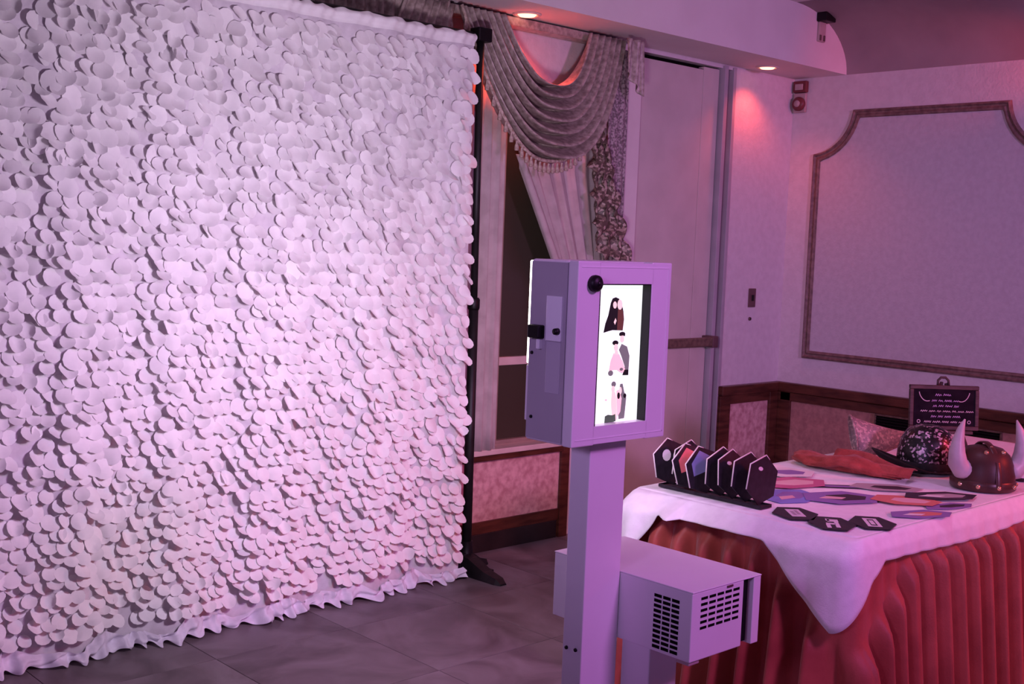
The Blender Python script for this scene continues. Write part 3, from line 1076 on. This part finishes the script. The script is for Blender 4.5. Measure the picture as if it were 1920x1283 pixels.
solidify(sk, .002)
tag(sk, 'burgundy pleated table skirt hanging to the floor below the white cloth', 'table skirt')

# cloth
pts = perimeter(TX0 - .002, TX1 + .002, TY0 - .002, TY1 + .002, .028, .012)
s_acc = [0.0]
for a, b in zip(pts[:-1], pts[1:]):
    s_acc.append(s_acc[-1] + math.hypot(b[0][0] - a[0][0], b[0][1] - a[0][1]))
LS = TY1 - TY0                     # length of left side ~0.895
ZT = TZ + .006
rows = []
NR = 12


def drop_of(q):
    x, y = q
    base_left, base_front = .062, .096
    if x <= TX0 - .0015 and TY0 + .026 < y < TY1 - .026:        # straight left side
        dn = max(0.0, 1 - (y - TY0 - .026) / .27)
        df = max(0.0, 1 - (TY1 - .026 - y) / .15)
        return base_left + .205 * dn + .19 * df
    if x < TX0 + .027 and y < TY0 + .1:                          # near corner arc
        t = (x - TX0 + .002) / .028
        return base_left + .205 - (.205 + base_left - .150) * min(1, max(0, t))
    if x < TX0 + .027:
        return base_left + .19
    if y < TY0 + .05:
        t = max(0.0, 1 - (x - TX0 - .026) / .09)
        return base_front + .008 * math.sin(5 * x) + .054 * t - .012 * max(0, (x - 4.2))
    t = max(0.0, 1 - (x - TX0) / .18)
    return .10 + .15 * t


for i in range(NR + 1):
    v = i / NR
    r = []
    for (q, nrm), s in zip(pts, s_acc):
        dp = drop_of(q)
        ang = min(1.0, v * dp / .022) * PI / 2
        rr = .010
        out = rr * math.sin(ang)
        dn = rr * (1 - math.cos(ang)) + max(0, v * dp - rr * PI / 2)
        flare = max(0, v * dp - .02)
        ripple = .006 * math.sin(2 * PI * s / .23 + 1) * v
        kk = .30 if q[1] < TY0 + .4 else .25
        wx = max(0.0, -nrm[0]) ** 2                     # left side: cloth slopes out before it hangs
        L_ = v * dp * 1.18
        so, sd = min(L_, .078) * .62, min(L_, .078) * .785 + max(0, L_ - .078)
        dn = dn * (1 - wx) + sd * wx
        out = out * (1 - wx) + so * wx
        o_ = out + kk * flare * .35 * (1 - wx) + abs(ripple) + .022 * min(1, v * dp / .05)
        # folded dimple on the drooping corners
        if q[0] < TX0 + .03 and q[1] < TY0 + .30:
            o_ += .012 * v * math.sin(PI * min(1, (q[1] - TY0) / .26))
        if q[0] < TX0 + .03 and q[1] > TY1 - .26:
            o_ += .030 * v * math.sin(2 * PI * (TY1 - q[1]) / .20) + .03 * v
        r.append((q[0] + nrm[0] * o_, q[1] + nrm[1] * o_, ZT - dn))
    rows.append(r)
mbc = MB()
mbc.grid(rows, closed_u=True)
# top surface with faint creases
inner_rows = [rows[0]]
for kk in (.97, .9, .75, .5, .25, .02):
    inner_rows.append([(tcx + (a - tcx) * kk, tcy + (b - tcy) * kk, ZT + .0012 * math.sin(9 * a) * math.sin(7 * b)) for a, b, c in rows[0]])
mbc.grid(inner_rows, closed_u=True)
mbc.add([q for q in inner_rows[-1]], [tuple(range(len(inner_rows[-1])))], 0, True)
tc_ = mbc.build('tablecloth', 'tablecloth')
solidify(tc_, .002, -1)
tag(tc_, 'white tablecloth with a pointed drooping corner on the banquet table', 'tablecloth')
TT = ZT + .0035                     # where things stand

# ------------------------------------------------------------------ props on the table
def hexa(r, ry=None, rot=0.0):
    ry = ry or r
    return [(r * math.cos(rot + PI / 3 * k), ry * math.sin(rot + PI / 3 * k)) for k in range(6)]


# standing cards in a black tray
tray = thing('card_tray', 'low black tray holding the row of standing prop cards', 'tray', (3.410, 2.550, TT))
tm = MB()
tm.bbox(-.030, .030, -.225, .225, 0, .006, .002)
tm.bbox(-.033, -.0305, -.225, .225, 0, .012, .001)
tm.bbox(.0305, .033, -.225, .225, 0, .012, .001)
tm.build('tray_body', 'card_black', tray)
MB().bbox(-.033, .033, -.228, -.225, 0, .012, .001).build('end_wall', 'card_black', tray)
MB().bbox(-.033, .033, .225, .228, 0, .012, .001).build('end_wall', 'card_black', tray)
looks = ['with a purple and white swirl print, first in the tray', 'plain black with a pale edge, second in the tray', 'with a red picture, third in the tray',
         'with a pale blue picture, fourth in the tray', 'plain black with a pale edge, fifth in the tray', 'with a white spot, sixth in the tray',
         'plain black with a pale edge, seventh in the tray', 'with white marks, eighth and nearest in the tray']
for k in range(8):
    y = 2.745 - k * .056
    lean = [-.15, .20, -.22, -.25, .10, .20, .28, .32][k]
    c = thing('prop_card', 'standing black hexagonal prop card ' + looks[k], 'card', (3.425 - .004 * k, y, TT + .0075), 0, 'standing prop cards in the black tray')
    c.rotation_euler = (.08 * math.sin(k * 2.1) - .12, lean * .8, -.10 + .05 * math.sin(3 * k))
    c.location.x += .02 * lean
    hx = [(a * .070 / .0866, b + .088) for a, b in hexa(.1, .088, PI / 2)]
    hx = [(a * 1.12, b) for a, b in hx]
    MB().prism(hx, .003, 1, -.0015).build('board', 'card_black', c)
    ed = MB()
    rr = [Vector((a, 0, b)) for a, b in hx]
    ed.tube([rr[2], rr[1], rr[0]], [.0026] * 3, 6)
    ed.tube([rr[0], rr[0] * .7 + rr[5] * .3], [.0022] * 2, 6)
    ed.build('pale_edge', 'card_edge', c)
    if k in (0, 2, 3, 5, 7):
        pmat = {0: 'print_white', 2: 'print_red', 3: 'print_blue', 5: 'print_white', 7: 'print_white'}[k]
        pp = MB()
        if k == 0:
            pp.add([(x, -.0021, z) for x, z in ell(-.015, .115, .022, .022)], [tuple(range(12))])
            p2 = MB().add([(x, -.0021, z) for x, z in ell(.03, .10, .014, .02)], [tuple(range(12))])
            p2.build('print', pmat, c)
        elif k in (2, 3):
            pp.add([(-.05, -.0021, .078), (.05, -.0021, .078), (.05, -.0021, .125), (.0, -.0021, .160), (-.05, -.0021, .125)], [(0, 1, 2, 3, 4)])
        else:
            pp.add([(x, -.0021, z) for x, z in ell(-.02, .125, .013, .007)], [tuple(range(12))])
        pp.build('print', pmat, c)

# flat black hexagonal cards at the near corner
flat = [((3.425, 2.215), 'lying black hexagonal card with square white print, closest to the standing cards'),
        ((3.405, 2.060), 'lying black hexagonal card with white figure print, middle of three'),
        ((3.530, 1.985), 'lying black hexagonal card with framed white print, nearest the table front')]
for k, ((x, y), lab) in enumerate(flat):
    c = thing('flat_card', lab, 'card', (x, y, TT), -YAW + [.02, -.14, -.10][k], 'flat hexagonal cards at the table corner')
    MB().prism(hexa(.079, .105, 0), .003, 2, 0).build('board', 'card_black', c)
    pp = MB()
    z = .0034

    def quad(x0, x1, y0, y1, zz=z):
        pp.add([(x0, y0, zz), (x1, y0, zz), (x1, y1, zz), (x0, y1, zz)], [(0, 1, 2, 3)])
    if k == 0:
        quad(-.022, .026, -.05, .06)
    elif k == 1:
        quad(-.022, -.008, -.07, -.02)
        quad(.008, .022, -.06, .02)
        quad(-.012, .024, .02, .055)
        quad(-.020, .010, -.02, .0)
        quad(-.016, -.004, .03, .06)
    else:
        quad(-.024, .022, -.06, -.045)
        quad(-.024, .022, .045, .06)
        quad(-.024, -.012, -.045, .045)
        quad(.010, .022, -.045, .045)
        quad(-.008, .006, -.03, .03)
    pp.build('print', 'print_white', c)
    if k == 0:
        pp = MB()
        quad(-.012, .0, -.03, .03, .0038)
        quad(.004, .016, -.02, .045, .0038)
        pp.build('print_mark', 'paper_grey', c)

# flat paper props
papers = [
    ((3.66, 2.40), (.11, .07), .2, 'paper_blue', 'paper_violet', 'blue paper prop lying beside the standing cards', .0),
    ((3.80, 2.27), (.12, .075), -.5, 'paper_violet', 'paper_dark', 'violet paper prop with dark edge in the table middle', .0015),
    ((3.86, 2.53), (.13, .07), -.35, 'paper_magenta', 'paper_pink', 'magenta paper prop below the red plush scarf', .0),
    ((4.02, 2.66), (.10, .07), -.6, 'paper_white', 'paper_violet', 'pale paper prop under the red scarf end', .0005),
    ((3.97, 2.40), (.13, .022), -.75, 'paper_dark', 'paper_violet', 'narrow dark stick prop lying across the papers', .0030),
    ((4.12, 2.27), (.11, .05), -.85, 'paper_grey', 'paper_dark', 'grey paper prop near the black sequin hat', .0015),
    ((3.96, 2.10), (.10, .06), -.9, 'paper_red', 'paper_pink', 'red and pink paper prop at the table centre', .0030),
    ((4.14, 2.06), (.12, .05), -.55, 'paper_dark', 'paper_grey', 'black paper prop in front of the horned helmet', .0015),
    ((4.02, 1.965), (.09, .03), -.3, 'paper_violet', 'paper_dark', 'dark violet paper strip near the table front', .0),
    ((3.80, 1.955), (.10, .042), -.45, 'paper_violet', 'paper_red', 'small violet lozenge prop at the table front edge', .0),
    ((3.64, 2.62), (.09, .06), .3, 'paper_pink', 'paper_violet', 'pale pink paper prop behind the standing cards', .0),
    ((3.88, 2.74), (.08, .05), .1, 'paper_white', 'paper_pink', 'white paper prop at the far table edge', .0),
]
for k, ((x, y), (a, b), rz, m0, m1, lab, dz) in enumerate(papers):
    c = thing('paper_prop', lab, 'paper prop', (x, y, TT + (k % 4) * .0019), rz, 'flat paper props on the tablecloth')
    a, b = a * 1.3, b * 1.35
    shp = [(-a, -b * .3), (-a * .4, -b), (a * .6, -b * .9), (a, b * .1), (a * .4, b), (-a * .7, b * .8)]
    MB().prism(shp, .0012, 2, 0).build('sheet', m0, c)
    MB().prism([(u * .55 + a * .12, v * .5 - b * .05) for u, v in shp], .0003, 2, .0012).build('print', m1, c)
    if k in (0, 1, 2, 7, 9):
        mb = MB()
        mb.prism([(-a * .6, -b * .1), (-a * .1, -b * .35), (a * .1, -b * .1), (-a * .3, b * .2)], .0004, 2, .0015)
        mb.build('highlight_print', 'paper_white' if k in (7, 9) else 'paper_pink', c)

# red plush scarf along the far part of the table
sc_ = thing('red_scarf', 'red plush scarf bunched on the table left of the black sequin hat', 'scarf', (4.28, 2.53, TT))
path = [(.02, .265), (.01, .20), (.0, .12), (.01, .04), (.0, -.04), (.02, -.13), (.03, -.22)]
rows = []
for i in range(49):
    t = i / 48 * (len(path) - 1)
    k = min(int(t), len(path) - 2)
    f = t - k
    cx_ = path[k][0] * (1 - f) + path[k + 1][0] * f
    cy_ = path[k][1] * (1 - f) + path[k + 1][1] * f
    tt = i / 48
    w = (.035 + .05 * math.sin(PI * min(1, tt * 1.05)) ** 1.5) * (1 + .12 * math.sin(17 * tt))
    h = .030 + .028 * math.sin(PI * tt) + .010 * math.sin(11 * tt + 1)
    if i in (0, 48):
        w *= .35
        h *= .5
    r = []
    for j in range(17):
        a = 2 * PI * j / 17
        rad = 1 + .17 * math.sin(5 * a + 9 * tt) + .13 * math.sin(3 * a - 11 * tt) + .06 * math.sin(9 * a + 23 * tt)
        r.append((cx_ + w * math.cos(a) * rad, cy_ + .012 * math.sin(4 * a + 20 * tt), max(.002, h * .5 + h * .5 * math.sin(a) * rad + .004)))
    rows.append(r)
mb = MB().grid(rows, closed_u=True)
mb.add(rows[0], [tuple(range(17))])
mb.add(rows[-1], [tuple(range(17))])
mb.build('scarf_body', 'red_plush', sc_)
rows = []
for i in range(21):
    t = i / 20
    rows.append([(.085 - .012 * j + .02 * math.sin(6 * t), .10 - .36 * t, .072 - .02 * t + .010 * math.sin(j * 1.2 + 5 * t) - .005 * j) for j in range(8)])
solidify(MB().grid(rows).build('scarf_flap', 'red_plush', sc_), .004)

# woven cone hat lying on its side
hat = thing('cone_hat', 'pink woven cone hat lying on its side behind the red scarf', 'hat', (4.60, 2.705, TT), -YAW - .12)
hrows = []
HL = .295
for i in range(19):
    t = i / 18
    rr_ = .004 + .088 * (1 - t) ** 1.25 + .010 * math.sin(PI * t)
    zc_ = .094 + .030 * t ** 2 - .012 * math.sin(PI * t)
    hrows.append([(HL * t + .03 * math.sin(2 * PI * k / 36) * (1 - t) ** 2 * -.6, rr_ * math.cos(2 * PI * k / 36), zc_ + rr_ * math.sin(2 * PI * k / 36)) for k in range(36)])
solidify(MB().grid(hrows, closed_u=True).build('cone', 'straw', hat), .003, -1)
rim = hrows[0] + hrows[0][:1]
MB().tube(rim, [.005] * len(rim), 6).build('rim_binding', 'straw', hat)
MB().lathe([(.0, -.012), (.010, -.008), (.013, 0), (.010, .008), (.0, .012)], 12, cap=False).build('tip_bead', 'paper_red', hat, (HL, 0, .124))

# black sequin hat
bh = thing('sequin_hat', 'black sequinned hat dome left of the horned helmet', 'hat', (4.60, 2.36, TT), -YAW)
MB().lathe([(.118, .012), (.120, .04), (.117, .09), (.106, .135), (.083, .172), (.045, .192), (.0, .197)], 40, cap=False).build('crown', 'black_sequin', bh)
rows = []
for i in range(7):
    v = i / 6
    r = []
    for k in range(40):
        a = 2 * PI * k / 40
        rr_ = .117 + .030 * v * (1 + 2.6 * max(0, -math.cos(a)) ** 2)
        r.append((rr_ * math.cos(a), rr_ * math.sin(a) * .9, .012 + .035 * v * v * (max(0, -math.cos(a)) ** 2) * 2.0 + .004))
    rows.append(r)
solidify(MB().grid(rows, closed_u=True).build('brim', 'black_felt', bh), .005)
MB().lathe([(.1205, .020), (.1225, .045), (.1205, .050)], 36, cap=False).build('hat_band', 'black_felt', bh)

# horned helmet
hm = thing('horned_helmet', 'brown horned helmet with pale horns and gold studs on the table', 'helmet', (4.47, 2.055, TT), -YAW + .12)
MB().lathe([(.114, .0), (.117, .02), (.116, .06), (.108, .10), (.092, .135), (.066, .158), (.03, .168), (.0, .170)], 40, cap=False).build('dome', 'helmet_brown', hm)
MB().lathe([(.1175, .002), (.122, .006), (.122, .034), (.1175, .040)], 40, cap=False).build('rim_band', 'helmet_band', hm)
rb = MB()
rib = [(-.0, -.118 * math.cos(t), .02 + .158 * math.sin(t)) for t in [PI * k / 20 for k in range(21)]]
rb.grid([[(x - .013, y * 1.02, z), (x - .010, y * 1.05, z * 1.03), (x + .010, y * 1.05, z * 1.03), (x + .013, y * 1.02, z)] for x, y, z in rib])
rb.build('crest_rib', 'helmet_band', hm)
st_me = MB().lathe([(.0095, -.004), (.0085, .004), (.005, .007), (.0, .008)], 10, cap=False).mesh('stud', 'gold')
for a_, z_, r_ in ((-1.57, .022, .1215), (-.9, .022, .1215), (-.35, .022, .1215), (-2.2, .022, .1215), (-2.8, .022, .1215), (-2.0, .150, .078), (-1.57, .164, .045), (-1.05, .150, .078)):
    o = link('stud', st_me, hm, (r_ * math.cos(a_), r_ * math.sin(a_), z_))
    n_ = Vector((math.cos(a_), math.sin(a_), 0.0 if z_ < .1 else 1.2)).normalized()
    o.rotation_euler = n_.to_track_quat('Z', 'Y').to_euler()
for sgn in (-1, 1):
    hp = [(sgn * .080, -.03, .075), (sgn * .108, -.034, .080), (sgn * .128, -.036, .105), (sgn * .133, -.036, .145), (sgn * .130, -.034, .19), (sgn * .120, -.03, .235), (sgn * .106, -.028, .272)]
    MB().tube(hp, [.040, .040, .037, .031, .023, .014, .003], 16).build('horn', 'horn', hm)

# small dark object at the right edge
tn = thing('small_tin', 'small dark tin with white label near the right horn', 'tin', (4.76, 2.03, TT))
MB().lathe([(.024, .0), (.026, .003), (.026, .050), (.022, .054)], 20).build('can', 'card_black', tn)
MB().lathe([(.0264, .014), (.0264, .030)], 20, cap=False).build('paper_label', 'print_white', tn)

# chalkboard sign on a small easel
sg = thing('chalkboard_sign', 'small framed chalkboard with chalk writing on a little easel', 'sign', (5.09, 2.54, TT), -YAW + .07)
W2, Z0_, Z1_ = .162, .108, .309
tilt = .10


def S(mb, name, mat, parent=sg):
    mb.v = [(a, b + (c - Z0_) * tilt, c) for a, b, c in mb.v]
    return mb.build(name, mat, parent)


bd = S(MB().box(-W2 + .012, W2 - .012, -.003, .006, Z0_ + .012, Z1_ - .012), 'board', 'chalk_black')
for nm, a in (('frame_rail', (-W2, W2, -.008, .010, Z1_ - .018, Z1_)), ('frame_rail', (-W2, W2, -.008, .010, Z0_, Z0_ + .018)),
              ('frame_stile', (-W2, -W2 + .018, -.0085, .0095, Z0_ + .0185, Z1_ - .0185)), ('frame_stile', (W2 - .018, W2, -.0085, .0095, Z0_ + .0185, Z1_ - .0185))):
    S(MB().bbox(*a, .003), nm, 'sign_wood')
lg = MB()
lg.tube([(-.085, .012, .001), (-.055, .016, .19), (-.012, .032, .37)], [.007, .007, .007], 8)
S(MB().tube([(-.115, -.02, .001), (-.07, .014, .16), (-.016, .022, .316)], [.008] * 3, 8), 'easel_leg', 'sign_wood')
S(MB().tube([(.115, -.02, .001), (.07, .014, .16), (.016, .022, .316)], [.008] * 3, 8), 'easel_leg', 'sign_wood')
S(MB().tube([(.0, .15, .001), (.0, .08, .16), (.0, .03, .32)], [.008] * 3, 8), 'easel_leg', 'sign_wood')
S(MB().bbox(-.13, .13, -.022, .012, Z0_ - .016, Z0_ - .001, .003), 'easel_shelf', 'sign_wood')
S(MB().tube([(-.026, .012, .307), (-.024, .013, .330), (-.011, .013, .343), (.011, .013, .343), (.024, .013, .330), (.026, .012, .307)], [.006] * 6, 8), 'hanging_loop', 'sign_wood')
# chalk strokes: the words cannot be read, only their rhythm
rs = random.Random(5)


def stroke(mb, pts2, w):
    for (ax, az), (bx, bz) in zip(pts2[:-1], pts2[1:]):
        d = Vector((bx - ax, bz - az))
        if d.length < 1e-6:
            continue
        n_ = Vector((-d.y, d.x)).normalized() * w
        mb.add([(ax - n_.x, -.0036, az - n_.y), (bx - n_.x, -.0036, bz - n_.y), (bx + n_.x, -.0036, bz + n_.y), (ax + n_.x, -.0036, az + n_.y)], [(0, 1, 2, 3)])


lines = [(z_ - .044, a_ * 1.05, b_ * 1.05, h_ * 1.05) for z_, a_, b_, h_ in ((.310, -.040, .035, .011), (.283, -.055, .062, .010), (.259, -.050, .058, .011), (.236, -.105, .105, .009), (.212, -.058, .050, .010), (.188, -.088, .085, .010))]
for k, (z, xa, xb, h) in enumerate(lines):
    mb = MB()
    x = xa
    while x < xb:
        wl_ = rs.uniform(.018, .036)
        pts2 = []
        nn = int(wl_ / .0042)
        for q in range(nn + 1):
            pts2.append((x + wl_ * q / nn, z + (h / 2) * (1 if q % 2 else -1) * rs.uniform(.5, 1)))
        stroke(mb, pts2, .0012)
        x += wl_ + .008
    S(mb, 'chalk_line', 'chalk_pale' if k in (3, 5) else 'chalk', bd)
for sgn in (-1, 1):
    mb = MB()
    stroke(mb, [(sgn * (.118 - .05 * t ** 1.5), .278 - .05 * math.sin(t * PI * .55) + .01 * t) for t in [q / 10 for q in range(11)]], .0018)
    S(mb, 'chalk_flourish', 'chalk_pale', bd)
    mb = MB()
    stroke(mb, [(sgn * .118 + .007 * math.cos(q), .145 + .007 * math.sin(q)) for q in [2 * PI * j / 10 for j in range(11)]], .0016)
    S(mb, 'chalk_ring', 'chalk_pale', bd)
